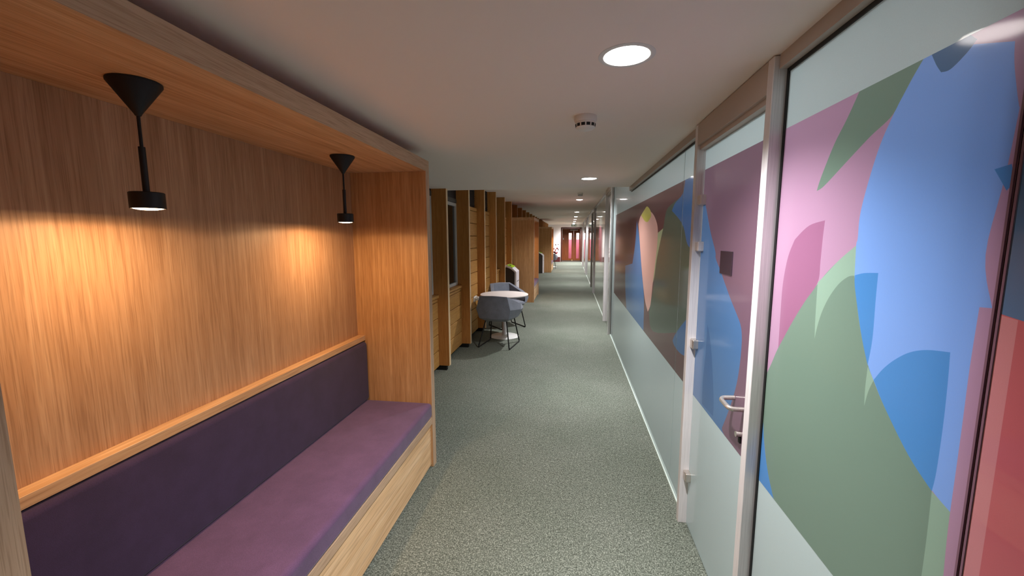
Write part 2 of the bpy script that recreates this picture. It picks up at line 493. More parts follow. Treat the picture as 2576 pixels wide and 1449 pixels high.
# ================================================================== GLASS PARTITION (right)
def clip(poly, y0, y1, z0, z1):
    def cut(P, inside, cross):
        out = []
        for i, c in enumerate(P):
            p = P[i-1]
            if inside(c):
                if not inside(p): out.append(cross(p, c))
                out.append(c)
            elif inside(p): out.append(cross(p, c))
        return out
    def at(ax, val):
        def f(p, c):
            t = (val-p[ax])/(c[ax]-p[ax]); return (p[0]+t*(c[0]-p[0]), p[1]+t*(c[1]-p[1]))
        return f
    for ax, val, sg in ((0, y0, 1), (0, y1, -1), (1, z0, 1), (1, z1, -1)):
        if not poly: return []
        poly = cut(poly, lambda p: sg*(p[ax]-val) >= -1e-9, at(ax, val))
    res = []
    for p in poly:
        if not res or abs(p[0]-res[-1][0])+abs(p[1]-res[-1][1]) > 1e-5: res.append(p)
    return res

def smooth_poly(P, it=2, lim=48):
    """rounds gentle vertices, keeps the sharp tips"""
    n = len(P); out = []
    def ang(a, b_, c):
        v1 = (b_[0]-a[0], b_[1]-a[1]); v2 = (c[0]-b_[0], c[1]-b_[1])
        return abs((math.degrees(math.atan2(v2[1], v2[0])-math.atan2(v1[1], v1[0]))+180) % 360-180)
    sharp = [ang(P[i-1], P[i], P[(i+1) % n]) > lim for i in range(n)]
    for i in range(n):
        p0, p1, p2, p3 = P[i-1], P[i], P[(i+1) % n], P[(i+2) % n]
        if sharp[i]: p0 = p1
        if sharp[(i+1) % n]: p3 = p2
        for s in range(5):
            t = s/5
            w = (-t**3+2*t*t-t, 3*t**3-5*t*t+2, -3*t**3+4*t*t+t, t**3-t*t)
            out.append(tuple(.5*(w[0]*p0[j]+w[1]*p1[j]+w[2]*p2[j]+w[3]*p3[j]) for j in (0, 1)))
    return out

FZ0, FZ1 = .780, 2.000
def film_mesh(origin, parent, base, shapes, y0, y1, x=XR, z0=FZ0, z1=FZ1, kind=None):
    """one flat sheet, cut along every outline of the printed pattern"""
    polys = [(base, [(y0, z0), (y1, z0), (y1, z1), (y0, z1)])]
    for c, P in shapes:
        P = clip(smooth_poly(P), y0, y1, z0, z1)
        if len(P) < 3: continue
        if sum(P[i-1][0]*P[i][1]-P[i][0]*P[i-1][1] for i in range(len(P))) < 0: P = P[::-1]
        polys.append((c, P))
    vs, fs = [], []
    for c, P in polys:
        fs.append(list(range(len(vs), len(vs)+len(P)))); vs += [Vector(p) for p in P]
    ov, oe, of, _, _, src = delaunay_2d_cdt(vs, [], fs, 1, 1e-5)
    names = []
    b = MB(origin); V = [b.v((x-.0006, p.x, p.y)) for p in ov]
    def inside(P, x_, y_):
        k = False
        for i in range(len(P)):
            (xa, ya), (xb, yb) = P[i-1], P[i]
            if (ya > y_) != (yb > y_) and x_ < (xb-xa)*(y_-ya)/(yb-ya)+xa: k = not k
        return k
    for f in of:
        cx, cy = sum(ov[i].x for i in f)/len(f), sum(ov[i].y for i in f)/len(f)
        hit = [i for i, (c, P) in enumerate(polys) if inside(P, cx, cy)]
        if not hit: continue
        c = polys[hit[-1]][0]
        if c not in names: names.append(c)
        try: b.bm.faces.new([V[i] for i in f]).material_index = names.index(c)
        except ValueError: pass
    src_m = FILM_NEAR if kind == 'near' else FILM
    return b.build('film', [src_m[n] for n in names], parent)

def pane_mesh(o, y0, y1, z0, z1, fy=None, t=.012, top=None):
    """glass sheet with polished edges, left open where the printed film sits (fy = its y range)"""
    b = MB(o)
    def rect(a, c, d, e): b.face([(XR, a, d), (XR, c, d), (XR, c, e), (XR, a, e)])
    if fy:
        rect(y0, y1, z0, FZ0); rect(y0, y1, FZ1, z1)
        if fy[0] > y0+1e-4: rect(y0, fy[0], FZ0, FZ1)
        if fy[1] < y1-1e-4: rect(fy[1], y1, FZ0, FZ1)
    else: rect(y0, y1, z0, z1)
    if top: rect(top[0], top[1], z1, top[2])
    out = [(y0, z0), (y1, z0), (y1, z1), (y0, z1)] if not top else [(y0, z0), (y1, z0), (top[1], top[2]), (top[0], top[2]), (top[0], z1), (y0, z1)]
    for p, q in zip(out, out[1:]+out[:1]):
        b.face([(XR, p[0], p[1]), (XR, q[0], q[1]), (XR+t, q[0], q[1]), (XR+t, p[0], p[1])])
    bmesh.ops.remove_doubles(b.bm, verts=b.bm.verts[:], dist=1e-5)
    return b

NEAR = [
  ('blue', [(0.951,2.016),(0.957,2.006),(0.984,1.973),(1.01,1.937),(1.028,1.909),(1.056,1.856),(1.081,1.78),(1.098,1.705),(1.098,1.647),(1.101,1.63),(1.096,1.557),(1.076,1.485),(1.049,1.412),(1.022,1.358),(0.999,1.327),(0.957,1.278),(0.885,1.21),(0.825,1.173),(0.785,1.157),(0.785,1.301),(0.786,1.428),(0.784,1.532),(0.763,1.534),(0.786,1.621),(0.771,1.76),(0.76,1.945)]),
  ('green', [(1.101,1.63),(1.096,1.557),(1.076,1.485),(1.049,1.412),(1.022,1.358),(0.999,1.327),(0.957,1.278),(0.885,1.21),(0.825,1.173),(0.823,1.084),(0.823,0.995),(0.825,0.968),(1.05,0.733),(1.369,0.771),(1.43,0.847),(1.476,0.951),(1.509,1.066),(1.511,1.135),(1.464,1.218),(1.426,1.286),(1.355,1.387),(1.296,1.462),(1.223,1.539),(1.161,1.59)]),
  ('deepblue', [(1.5,1.07),(1.541,1.035),(1.539,0.781),(1.504,0.747),(1.352,0.762),(1.369,0.771),(1.43,0.847),(1.476,0.951)]),
  ('green', [(1.142,2.003),(0.951,2.016),(0.957,2.006),(0.984,1.973),(1.01,1.937),(1.033,1.909),(1.091,1.882),(1.165,1.84),(1.252,1.79),(1.285,1.78),(1.271,1.814),(1.225,1.893),(1.181,1.947)]),
  ('magenta', [(1.234,1.696),(1.307,1.684),(1.367,1.651),(1.386,1.632),(1.413,1.58),(1.429,1.496),(1.429,1.403),(1.426,1.286),(1.355,1.387),(1.296,1.462),(1.242,1.524),(1.238,1.583),(1.237,1.647)]),
  ('lightgreen', [(1.242,1.524),(1.213,1.547),(1.161,1.59),(1.101,1.63),(1.096,1.557),(1.119,1.552),(1.152,1.53),(1.185,1.492),(1.209,1.45),(1.224,1.408),(1.233,1.366),(1.238,1.425)]),
  ('deepblue', [(1.095,1.558),(1.064,1.566),(1.02,1.57),(1.019,1.511),(1.016,1.42),(1.022,1.355),(1.049,1.412),(1.076,1.485),(1.092,1.534)]),
  ('lightgreen', [(1.021,1.352),(0.999,1.327),(1.011,1.297),(1.019,1.258),(1.022,1.301)]),
  ('deepblue', [(0.999,1.328),(0.976,1.361),(0.947,1.391),(0.912,1.417),(0.873,1.433),(0.825,1.442),(0.822,1.386),(0.82,1.306),(0.821,1.214),(0.825,1.171),(0.885,1.21),(0.957,1.278)]),
  ('lightgreen', [(0.825,1.171),(0.785,1.157),(0.784,1.101),(0.781,1.033),(0.78,1.01),(0.825,0.968),(0.823,0.995),(0.823,1.084)]),
  ('tealblue', [(0.95,2.013),(0.886,2.013),(0.852,1.987),(0.868,1.972),(0.897,1.956),(0.917,1.958),(0.931,1.978)]),
  ('pink', [(0.789,2.002),(0.785,1.935),(0.775,1.885),(0.766,1.85),(0.752,1.867),(0.758,1.977)]),  # light pink reflection in the top corner, painted as a film shape
  ('deepblue', [(0.791,1.76),(0.765,1.764),(0.758,1.737),(0.767,1.723)]),
]
DOOR = [
  ('blue2', [(2.332,1.865),(2.268,1.824),(2.213,1.751),(2.158,1.675),(2.074,1.582),(2.065,1.551),(1.992,1.497),(1.923,1.441),(1.85,1.384),(1.783,1.337),(1.735,1.3),(1.715,1.26),(1.71,1.204),(1.715,1.134),(1.73,1.059),(1.755,0.991),(1.8,0.898),(1.857,0.799),(1.879,0.772),(2.528,0.719),(2.39,1.647)]),
  ('deepblue2', [(2.127,1.217),(2.088,1.17),(2.043,1.085),(2.002,0.961),(1.976,0.862),(1.975,0.8),(2.14,0.793),(2.149,0.908),(2.131,1.059)]),
]
MID = [
  ('green2', [(3.148,1.844),(2.96,1.884),(2.69,1.915),(2.529,1.93),(2.453,1.86),(2.409,1.493),(2.405,1.115),(3.437,0.876),(3.655,0.993),(3.51,1.235),(3.423,1.469),(3.325,1.602),(3.232,1.719)]),
  ('deepblue2', [(2.477,1.996),(2.67,2.011),(2.717,1.924),(2.899,1.879),(2.981,1.834),(2.766,1.764),(2.652,1.706),(2.563,1.613),(2.445,1.578),(2.399,1.616)]),
  ('deepblue2', [(2.489,1.173),(2.629,1.092),(2.751,1.01),(2.798,0.961),(2.738,0.939),(2.599,0.932),(2.449,0.951)]),
  ('blue2', [(4.513,1.829),(4.338,1.677),(4.194,1.481),(4.054,1.275),(3.922,1.081),(3.885,0.773),(4.203,0.757),(5.088,0.771),(5.254,1.023),(5.321,1.296),(4.721,1.361),(4.571,1.585)]),
  ('peach', [(4.397,1.79),(4.309,1.853),(4.127,1.897),(3.954,1.906),(3.737,1.873),(3.584,1.827),(3.46,1.759),(3.416,1.688),(3.425,1.583),(3.479,1.42),(3.54,1.268),(3.598,1.081),(3.708,0.994),(3.861,1.069),(3.988,1.198),(4.126,1.377),(4.264,1.589)]),
  ('yellow', [(4.247,1.872),(4.07,1.914),(3.932,1.934),(3.764,1.884),(3.729,1.834),(3.875,1.793),(4.048,1.81)]),
  ('palegreen', [(3.416,1.688),(3.232,1.719),(3.325,1.602),(3.423,1.469),(3.483,1.329),(3.54,1.268),(3.479,1.42),(3.425,1.583)]),
]


def channel(b, y0, y1, z, h=.045):
    b.box(XR-.028, XR+.04, y0, y1, z, z+h)

ZH = 2.190                                     # underside of the head channel
# near panes (one each side of a butt joint)
g1 = struct(empty('window_4', (XR, 1.12, 0))); o = (XR, 1.12, 0)
b = pane_mesh(o, .762, 1.497, .012, ZH, (.762, 1.497)); b.build('pane', M['frost'], g1)
film_mesh(o, g1, 'pink', NEAR, .762, 1.497, kind='near')
b = MB(o); b.box(XR-.004, XR+.014, 1.4875, 1.4995, 0, ZH); b.box(XR-.004, XR+.014, .762, 1.4875, ZH-.012, ZH); b.build('gasket', M['rubber'], g1)
b = MB(o); channel(b, .762, 1.4995, ZH); b.build('head_channel', M['alu_dark'], g1)
b = MB(o); b.box(XR-.010, XR-.001, .762, 1.485, 0, .012); b.build('base_strip', M['pale_line'], g1)
g0 = struct(empty('window_5', (XR, -.4, 0))); o = (XR, -.4, 0)
b = pane_mesh(o, -1.5, .756, .012, ZH, (-1.5, .748)); b.build('pane', M['frost'], g0)
film_mesh(o, g0, 'unlit_teal', [('unlit_red', [(-1.5, .78), (.757, .78), (.757, 1.528), (.70, 1.52), (-1.5, 1.2)]), ('roserim', [(.722, .78), (.757, .78), (.757, 1.526), (.722, 1.522)])], -1.5, .748)  # film hues darkened to paint in the lack of light behind this pane
b = MB(o); b.box(XR-.002, XR+.013, .7485, .7525, .012, ZH); b.box(XR-.002, XR+.013, .7575, .7615, .012, ZH); b.box(XR, XR+.011, .7525, .7575, .012, ZH); b.build('joint_seal', M['joint'], g0)
b = MB(o); channel(b, -1.5, .762, ZH); b.build('head_channel', M['alu_dark'], g0)
gb = struct(empty('window_6', (XR, -2.7, 0))); o = (XR, -2.7, 0)
b = MB(o); b.box(XR, XR+.012, YB, -1.506, .012, ZH); b.build('pane', M['frost'], gb)
film_mesh(o, gb, 'mauve', [], YB, -1.506)
b = MB(o); channel(b, YB, -1.5, ZH); b.build('head_channel', M['alu_dark'], gb)

def glass_door(n, y0, y1, head, ztop, fil, shapes, post='alu', near_w=.042, proud=.045):
    """framed glass door between y0 and y1; head = underside of the door head"""
    d = struct(empty('door_%d' % n, (XR, (y0+y1)/2, 0))); o = (XR, (y0+y1)/2, 0)
    P = M[post]
    for a in (y0, y1-near_w):
        b = MB(o); b.box(XR-proud, XR+.03, a, a+near_w, 0, ztop)
        b.build('door_post', P, d, bevel=.003)
    b = MB(o); b.box(XR-proud, XR+.03, y0+near_w, y1-near_w, head, ztop); b.build('door_head', M['alu_dark'] if post == 'alu' else P, d, bevel=.003)
    b = MB(o); b.box(XR-.030, XR+.02, y0+near_w, y1-near_w, head-.022, head); b.build('door_stop_bar', M['alu_dark'], d)
    a0, a1 = y0+near_w+.004, y1-near_w-.004
    b = pane_mesh(o, a0, a1, .008, head-.024, (a0, a1)); lf = b.build('door_leaf', M['frost'] if n == 2 else M['frost_far'], d)
    film_mesh(o, lf, fil, shapes, a0, a1, kind='near' if n == 2 else None)
    return d, lf, o, a0, a1

d2, leaf2, o, a0, a1 = glass_door(2, 1.500, 2.345, 2.125, ZH+.042, 'mauve', DOOR)
for z in (1.845, 1.603, 1.075, .304):
    b = MB(o); b.box(XR-.030, XR+.012, 2.255, 2.318, z-.026, z+.026); b.build('hinge', M['steel'] if z < 1.2 else M['alu'], d2, bevel=.008, seg=3)
b = MB(o); zz = .975
pts = [(XR, 1.648, zz), (XR-.040, 1.648, zz)]
for i in range(1, 6):
    a = i/5*PI/2; pts.append((XR-.040-.018*math.sin(a), 1.648+.018*(1-math.cos(a)), zz+.001*i))
for i in range(0, 6):
    a = i/5*PI/2; pts.append((XR-.058+.018*(1-math.cos(a)), 1.722+.018*math.sin(a), zz+.006+.001*i))
pts.append((XR-.002, 1.741, zz+.012))
b.tube(pts, .0095, 14)
b.build('door_handle', M['steel'], leaf2, smooth=50)
b = MB(o); b.tube([(XR-.022, 1.658, .868), (XR, 1.658, .868)], .011, 16); b.build('lock_cylinder', M['steel'], leaf2, smooth=50)
b = MB(o); b.box(XR-.008, XR-.001, 1.650, 1.666, .832, .856); b.build('lock_plate', M['black'], leaf2)
b = MB(o); b.box(XR-.006, XR-.001, 1.853, 1.992, 1.486, 1.590); b.build('door_sign', M['plaque'], leaf2, bevel=.002)

# unseen room with ceiling panels, added to light the frosted glass from behind
b = MB()
b.box(.74, 3.4, .765, .83, 0, 2.6); b.box(.74, 3.4, 6.90, 6.97, 0, 2.6); b.box(3.34, 3.4, .83, 6.9, 0, 2.6)
b.box(.74, 3.4, .765, 6.97, 2.56, 2.62)
struct(b.build('wall_right_room', M['white_wall']))
b = MB(); b.box(.84, 3.4, .765, 6.97, -.05, 0); struct(b.build('floor_room', M['carpet']))
for i, yy in enumerate((1.8, 3.4, 5.6)):
    rl = empty('added_backlight', (1.7, yy, 2.555)); o2 = (1.7, yy, 2.555)
    struct(rl)
    b = MB(o2); b.box(1.4, 2.0, yy-.3, yy+.3, 2.535, 2.555); b.build('panel', M['backlight_panel'], rl, bevel=.003)
    la = bpy.data.lights.new('backlight_lamp', 'AREA'); la.shape = 'SQUARE'; la.size = .55; la.energy = ROOM_W*(1, .4, .12)[i]; la.color = lin((240, 248, 255))[:3]
    lo = bpy.data.objects.new('backlight_lamp', la); COL.objects.link(lo); lo.parent = rl; lo.location = (0, 0, -.03)
# pane past the door, joint at 2.70, rising to the full ceiling past the step
g2 = struct(empty('window_7', (XR, 2.52, 0))); o = (XR, 2.52, 0)
b = pane_mesh(o, 2.349, 2.700, .012, ZH, (2.349, 2.700)); b.build('pane', M['frost'], g2)
film_mesh(o, g2, 'plum', MID, 2.349, 2.700, kind='near')
b = MB(o); channel(b, 2.345, 2.702, ZH); b.build('head_channel', M['alu_dark'], g2)
b = MB(o); b.box(XR-.004, XR+.014, 2.345, 2.702, ZH-.012, ZH); b.build('gasket', M['rubber'], g2)
b = MB(o); b.box(XR-.010, XR-.001, 2.345, 2.702, 0, .012); b.build('base_strip', M['pale_line'], g2)
g3 = struct(empty('window_8', (XR, 4.8, 0))); o = (XR, 4.8, 0)
b = pane_mesh(o, 2.704, 6.965, .012, ZH, (2.704, 6.60), top=(4.972, 6.965, 2.505)); b.build('pane', M['frost'], g3)
film_mesh(o, g3, 'plum', MID, 2.704, 6.60, kind='near')
b = MB(o); channel(b, 2.702, 4.972, ZH); channel(b, 4.972, 6.98, 2.505); b.build('head_channel', M['alu_dark'], g3)
b = MB(o); b.box(XR-.004, XR+.014, 2.702, 4.972, ZH-.012, ZH); b.box(XR-.004, XR+.014, 6.965, 6.98, 0, 2.505); b.build('gasket', M['rubber'], g3)
b = MB(o); b.box(XR-.010, XR-.001, 2.702, 6.965, 0, .012); b.build('base_strip', M['pale_line'], g3)

FARLEAF = lambda y, w: [('roserim', [(y, .9), (y+.25*w, 1.3), (y+.3*w, 1.8), (y+.18*w, 1.95), (y+.02*w, 1.8), (y-.03*w, 1.3)]),
                        ('green2', [(y+.4*w, .78), (y+.6*w, 1.2), (y+.85*w, 1.5), (y+.9*w, .78)])]
def far_pane(n, y0, y1):
    g = struct(empty('window_%d' % n, (XR, (y0+y1)/2, 0))); o = (XR, (y0+y1)/2, 0)
    b = MB(o); b.box(XR, XR+.012, y0+.003, y1-.003, .012, 2.505); b.build('pane', M['frost_far'], g)
    film_mesh(o, g, 'grey', FARLEAF(y0+.3*(y1-y0), y1-y0), y0+.003, y1-.003)
    b = MB(o); channel(b, y0, y1, 2.505); b.build('head_channel', M['post_grey'], g)
    b = MB(o); b.box(XR-.010, XR-.001, y0, y1, 0, .012); b.build('base_strip', M['pale_line'], g)
glass_door(3, 6.985, 8.17, 2.46, ZF-.002, 'grey', [])
far_pane(9, 8.175, 12.33)
glass_door(4, 12.335, 13.93, 2.46, ZF-.002, 'grey', [], 'post_grey', .045, .034)
far_pane(10, 13.935, 18.3)
glass_door(5, 18.305, 19.4, 2.46, ZF-.002, 'grey', [], 'alu', .06)
far_pane(11, 19.405, 23.5)
glass_door(6, 23.505, 24.6, 2.46, ZF-.002, 'grey', [], 'alu', .06)
far_pane(12, 24.605, YE)

# ================================================================== TIMBER FINS
ORD = ['first', 'second', 'third', 'fourth', 'fifth', 'sixth', 'seventh', 'eighth', 'ninth', 'tenth', 'eleventh', 'twelfth',
       'thirteenth', 'fourteenth', 'fifteenth', 'sixteenth', 'seventeenth', 'eighteenth', 'nineteenth', 'twentieth', 'last']
def make_fin(z0, z1):
    f = empty('timber_fin')
    b = MB(); b.box(XL+.003, -1.488, 0, FT, z0, z1); b.build('blade', M['fin'], f, bevel=.002)
    b = MB(); b.box(-1.488, -1.4855, .001, FT-.001, z0, z1); b.build('edge_strip', M['fin_edge'], f)
    if z0 < .5:
        b = MB(); b.box(-1.67, -1.525, .006, FT-.006, 0, z0); b.build('foot', M['black_matt'], f)
    return f
tall = make_fin(.06, ZF-.001); short = make_fin(2.20, ZF-.001)
used = {}
FINLAB = {0: 'tall oak fin nearest the near booth, bright front edge, first in the row',
          1: 'tall oak fin just in front of the near grey chair, second in the row',
          2: 'tall oak fin behind the white round table, third past the near booth',
          3: 'tall oak fin behind the far grey tub chair, fourth past the near booth',
          4: 'tall oak fin beside the nearer recycling bin, fifth past the near booth',
          5: 'tall dark oak fin against the end panel of the second booth',
          6: 'short oak fin showing above the top of the second booth'}
for k in range(0, 21):
    y = fin_y(k)
    src = short if k in (6, 14, 15) else tall
    if src in used: f = copy_tree(src)
    else: f = src; used[src] = 1
    f.location = (0, y, 0)
    if k in FINLAB: lab = FINLAB[k]
    elif k in (14, 15): lab = 'short oak fin above the third booth, %s one along' % ('nearer' if k == 14 else 'farther')
    else: lab = '%s oak fin from the near booth along the left wall' % ORD[k]
    tag(f, lab, 'timber fin', 'oak fins along the left wall')

# ================================================================== BOOTHS
def make_booth(L, loc, label, detail=True):
    """local: x=0 front plane, -x into the wall, y=0 outer face of near end panel"""
    r = empty('seating_booth', loc); tag(r, label, 'booth', 'oak seating booths along the corridor')
    T, D, XI, H, S = .060, -.70, -.54, 2.165, 2.092       # panel thickness, outer depth, inner back, top, soffit
    for a in (0, L-T):
        b = MB(); b.box(D, -.004, a, a+T, 0, S); ep = b.build('end_panel', M['oak_end'], r)
        b = MB(); b.box(-.004, 0, a, a+T, 0, S); b.build('edge_strip', M['oak_edge_v'], ep)
    b = MB(); b.box(D, -.004, 0, L, S+.0005, H); tp = b.build('top_panel', M['oak_h'], r)
    b = MB(); b.box(-.004, 0, 0, L, S+.0005, H); b.build('edge_strip', M['oak_edge'], tp)
    b = MB(); b.box(XI-.025, XI, T, L-T, 0, S); b.build('back_panel', M['oak_v'], r)
    b = MB(); b.box(XI, XI+.055, T, L-T, .925, .962); b.build('back_rail', M['oak_h'], r, bevel=.002)
    b = MB(); b.box(XI, -.016, T, L-T, .02, .326); b.build('seat_base', M['oak_base'], r)
    b = MB(); b.box(XI, -.002, T, L-T, .328, .378); b.build('seat_rail', M['oak_edge'], r, bevel=.001)
    g = .003
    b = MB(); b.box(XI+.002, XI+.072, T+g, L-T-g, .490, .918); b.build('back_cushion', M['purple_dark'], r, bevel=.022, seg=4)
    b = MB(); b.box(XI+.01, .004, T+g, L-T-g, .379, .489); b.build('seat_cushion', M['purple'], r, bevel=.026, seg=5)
    return r
make_booth(2.245, (-.965, .478, 0), 'near oak booth with purple bench and two black lamps')
make_booth(1.53, (-.93, 10.30, 0), 'second oak booth along, beside the nearer recycling bin')
make_booth(2.10, (-.93, 19.45, 0), 'third oak booth, farthest along the corridor')

# pendant lamps
def make_lamp():
    r = empty('pendant_lamp')                           # origin at the soffit
    b = MB(); b.lathe(0, 0, [(0, 0), (.063, 0), (.063, -.006), (.010, -.086), (.007, -.092), (0, -.092)], 48); b.build('canopy', M['black_matt'], r, smooth=35)
    b = MB(); b.tube([(0, 0, -.085), (0, 0, -.20)], .0045, 10); b.build('cord', M['black_matt'], r, smooth=50)
    b = MB(); b.tube([(0, 0, -.178), (0, 0, -.312)], .0085, 14); b.build('stem', M['black'], r, smooth=50)
    b = MB(); b.lathe(0, 0, [(0, -.307), (.040, -.307), (.042, -.309), (.042, -.354), (.0395, -.354), (.0395, -.345), (0, -.345)], 48); hd = b.build('lamp_head', M['black'], r, smooth=35)
    b = MB(); b.lathe(0, 0, [(0, -.3585), (.020, -.3575), (.034, -.3545), (.038, -.350), (.038, -.3455), (0, -.3455)], 40); b.build('led_disc', M['led_glow'], hd, smooth=35)
    spot('lamp_light', (0, 0, -.3615), LAMP_W, LAMP_ANGLE, LAMP_BLEND, .02, LAMP_RGB, r)
    la = bpy.data.lights.new('lamp_pool', 'AREA'); la.shape = 'DISK'; la.size = .07; la.energy = LAMP_POOL; la.color = lin(LAMP_RGB)[:3]
    lo = bpy.data.objects.new('lamp_pool', la); COL.objects.link(lo); lo.parent = r; lo.location = (0, 0, -.3605)
    return r
lamp = make_lamp()
LS = [(-1.235, 1.05, 'pendant lamp with black cone canopy, nearer of the two in the near booth'),
      (-1.235, 2.115, 'pendant lamp beside the end panel of the near booth, its glow visible'),
      (-1.20, 11.07, 'black pendant lamp inside the second booth'),
      (-1.20, 20.05, 'black pendant lamp in the third booth, nearer one'),
      (-1.20, 21.0, 'black pendant lamp in the third booth, farther one')]
for i, (x, y, lab) in enumerate(LS):
    l = lamp if i == 0 else copy_tree(lamp)
    l.location = (x, y, 2.0915); tag(l, lab, 'lamp', 'black pendant lamps in the booths')

# ================================================================== TABLE, CHAIRS
def make_table(loc, label):
    t = empty('round_table', loc); tag(t, label, 'table', 'white round tables')
    b = MB(); b.lathe(0, 0, [(0, .700), (.385, .700), (.398, .708), (.40, .718), (.398, .722), (0, .722)], 64); b.build('tabletop', M['white_lam'], t, smooth=35)
    b = MB(); b.lathe(0, 0, [(0, .02), (.036, .02), (.036, .672), (.11, .672), (.11, .699), (0, .699)], 32); b.build('column', M['alu'], t, smooth=35)
    b = MB(); b.lathe(0, 0, [(0, .001), (.245, .001), (.247, .006), (.235, .013), (.05, .022), (.042, .034), (0, .034)], 56); b.build('base', M['white_metal'], t, smooth=35)
    return t
make_table((-1.095, 6.63, 0), 'white round pedestal table between the two near grey chairs')
make_table((-1.07, 23.35, 0), 'small far white round table past the third booth')

def make_chair():
    c = empty('tub_chair')
    def ring(F, S, B, C):
        h = [F, S, B]; return h + [C] + [(-x, y, z) for x, y, z in reversed(h)]
    outer = [ring((.285, .25, .625), (.338, .02, .665), (.215, -.275, .795), (0, -.295, .805)),
             ring((.315, .265, .565), (.352, .0, .575), (.268, -.285, .60), (0, -.335, .605)),
             ring((.275, .265, .475), (.305, .0, .465), (.232, -.255, .455), (0, -.295, .455)),
             ring((.19, .22, .425), (.20, 0, .405), (.16, -.18, .405), (0, -.205, .405))]
    inner = [ring((.24, .235, .622), (.278, .02, .655), (.165, -.222, .785), (0, -.236, .795)),
             ring((.245, .245, .545), (.272, .02, .555), (.185, -.205, .60), (0, -.235, .60)),
             ring((.225, .24, .43), (.235, .02, .43), (.165, -.165, .43), (0, -.19, .43))]
    b = MB()
    rows = [[b.v(p) for p in r] for r in [inner[2], inner[1], inner[0], outer[0], outer[1], outer[2], outer[3]]]
    for ra, rb in zip(rows, rows[1:]):
        for i in range(6): b.bm.faces.new([ra[i], ra[i+1], rb[i+1], rb[i]])
    for e in (0, 6):                                      # arm fronts
        b.bm.faces.new([r[e] for r in rows])
    b.bm.faces.new(rows[0]); b.bm.faces.new(rows[6])
    b.bm.faces.new([rows[0][0], rows[0][6], rows[6][6], rows[6][0]])
    b.build('shell', M['grey_fabric'], c, bevel=.03, seg=4)
    b = MB()
    P = [(.222, .285), (.242, .05), (.17, -.15), (0, -.172), (-.17, -.15), (-.242, .05), (-.222, .285)]
    lo = [b.v((x, y, .432)) for x, y in P]; hi = [b.v((x, y, .492)) for x, y in P]
    for i in range(7): b.bm.faces.new([lo[i], lo[(i+1) % 7], hi[(i+1) % 7], hi[i]])
    b.bm.faces.new(lo); b.bm.faces.new(hi)
    b.build('seat_cushion', M['grey_fabric'], c, bevel=.02, seg=3)
    for s in (-1, 1):
        b = MB()
        a0, a1, f1, f0 = (s*.185, .165, .428), (s*.245, .265, .022), (s*.245, -.270, .022), (s*.165, -.150, .415)
        def rnd(p, q, r_, k=.03):
            p, q, r_ = Vector(p), Vector(q), Vector(r_); u = (p-q).normalized()*k; w = (r_-q).normalized()*k
            return [tuple(q+u*(1-t)**2*1.0+w*t*t) for t in (0, .25, .5, .75, 1)]
        pts = [a0] + rnd(a0, a1, f1) + rnd(a1, f1, f0) + [f0]
        b.tube([(x, y, z-.0125) if z < .1 else (x, y, z) for x, y, z in pts], .0100, 10)
        b.build('sled_leg', M['black'], c, smooth=60)
    for P in ([(-.18, .16, .42), (.18, .16, .42)], [(-.16, -.145, .408), (.16, -.145, .408)]):
        b = MB(); b.tube(P, .007, 8); b.build('cross_bar', M['black'], c, smooth=60)
    return c
ch = make_chair()
for i, (x, y, a, lab) in enumerate([
        (-1.085, 6.09, -9, 'grey tub chair on black sled legs, nearest, its back to the camera'),
        (-1.175, 7.42, -142, 'grey tub chair behind the white table, facing the camera'),
        (-1.08, 22.45, 0, 'small grey tub chair far off past the third booth')]):
    c = ch if i == 0 else copy_tree(ch)
    c.location = (x, y, 0); c.rotation_euler = (0, 0, math.radians(a)); tag(c, lab, 'chair', 'grey tub chairs at the round tables')

# ================================================================== BINS
def make_bin(loc, lab):
    r = empty('recycling_bin', loc); tag(r, lab, 'bin', 'slim recycling bins beside the booths')
    # local: x=0 front face, -x to the wall, y 0..W
    Wd = .50
    prof = [(0, 0), (0, .845), (-.125, .955), (-.24, 1.003), (-.29, .99), (-.318, .955), (-.318, 0)]
    b = MB(); b.prism_y(prof, 0, Wd); b.build('shell', M['bin_white'], r, bevel=.012, seg=3)
    ins = [(-.045, .012), (-.045, .825), (-.07, .855), (-.145, .915), (-.235, .952), (-.275, .945), (-.292, .925), (-.292, .012)]
    for a, c in ((-.004, .002), (Wd-.002, Wd+.004)):
        b = MB(); b.prism_y(ins, a, c); b.build('side_panel', M['bin_side'], r)
    # lime lid on the upper slope, with its opening
    n = Vector((-.125, 0, .05)).normalized(); up = Vector((.05, 0, .125)).normalized()
    p0 = Vector((-.128, 0, .957)); 
    def at(s, y, h): return tuple(p0 + n*s + up*h + Vector((0, y, 0)))
    b = MB(); vs = [at(s, y, h) for s in (-.03, .115) for y in (.006, Wd-.006) for h in (-.004, .009)]
    V = [b.v(p) for p in vs]
    for q_ in ((0, 1, 3, 2), (4, 6, 7, 5), (0, 4, 5, 1), (2, 3, 7, 6), (0, 2, 6, 4), (1, 5, 7, 3)): b.bm.faces.new([V[i] for i in q_])
    lid = b.build('lid', M['bin_green'], r, bevel=.003)
    b = MB(); ring = [b.v(at(0.060+.024*math.cos(t*PI/12), Wd*.42+.075*math.sin(t*PI/12), .0102)) for t in range(24)]; low = [b.v(at(0.060+.024*math.cos(t*PI/12), Wd*.42+.075*math.sin(t*PI/12), .006)) for t in range(24)]
    b.bm.faces.new(ring); b.bm.faces.new(low)
    for t in range(24): b.bm.faces.new([ring[t], ring[(t+1) % 24], low[(t+1) % 24], low[t]])
    b.build('opening', M['black_matt'], lid)
    b = MB(); b.box(-.002, .004, .10, Wd-.10, .60, .615); b.build('door_slot', M['bin_side'], r)
    return r
make_bin((-1.287, 9.60, 0), 'slim white recycling bin with lime green lid behind the grey chairs')
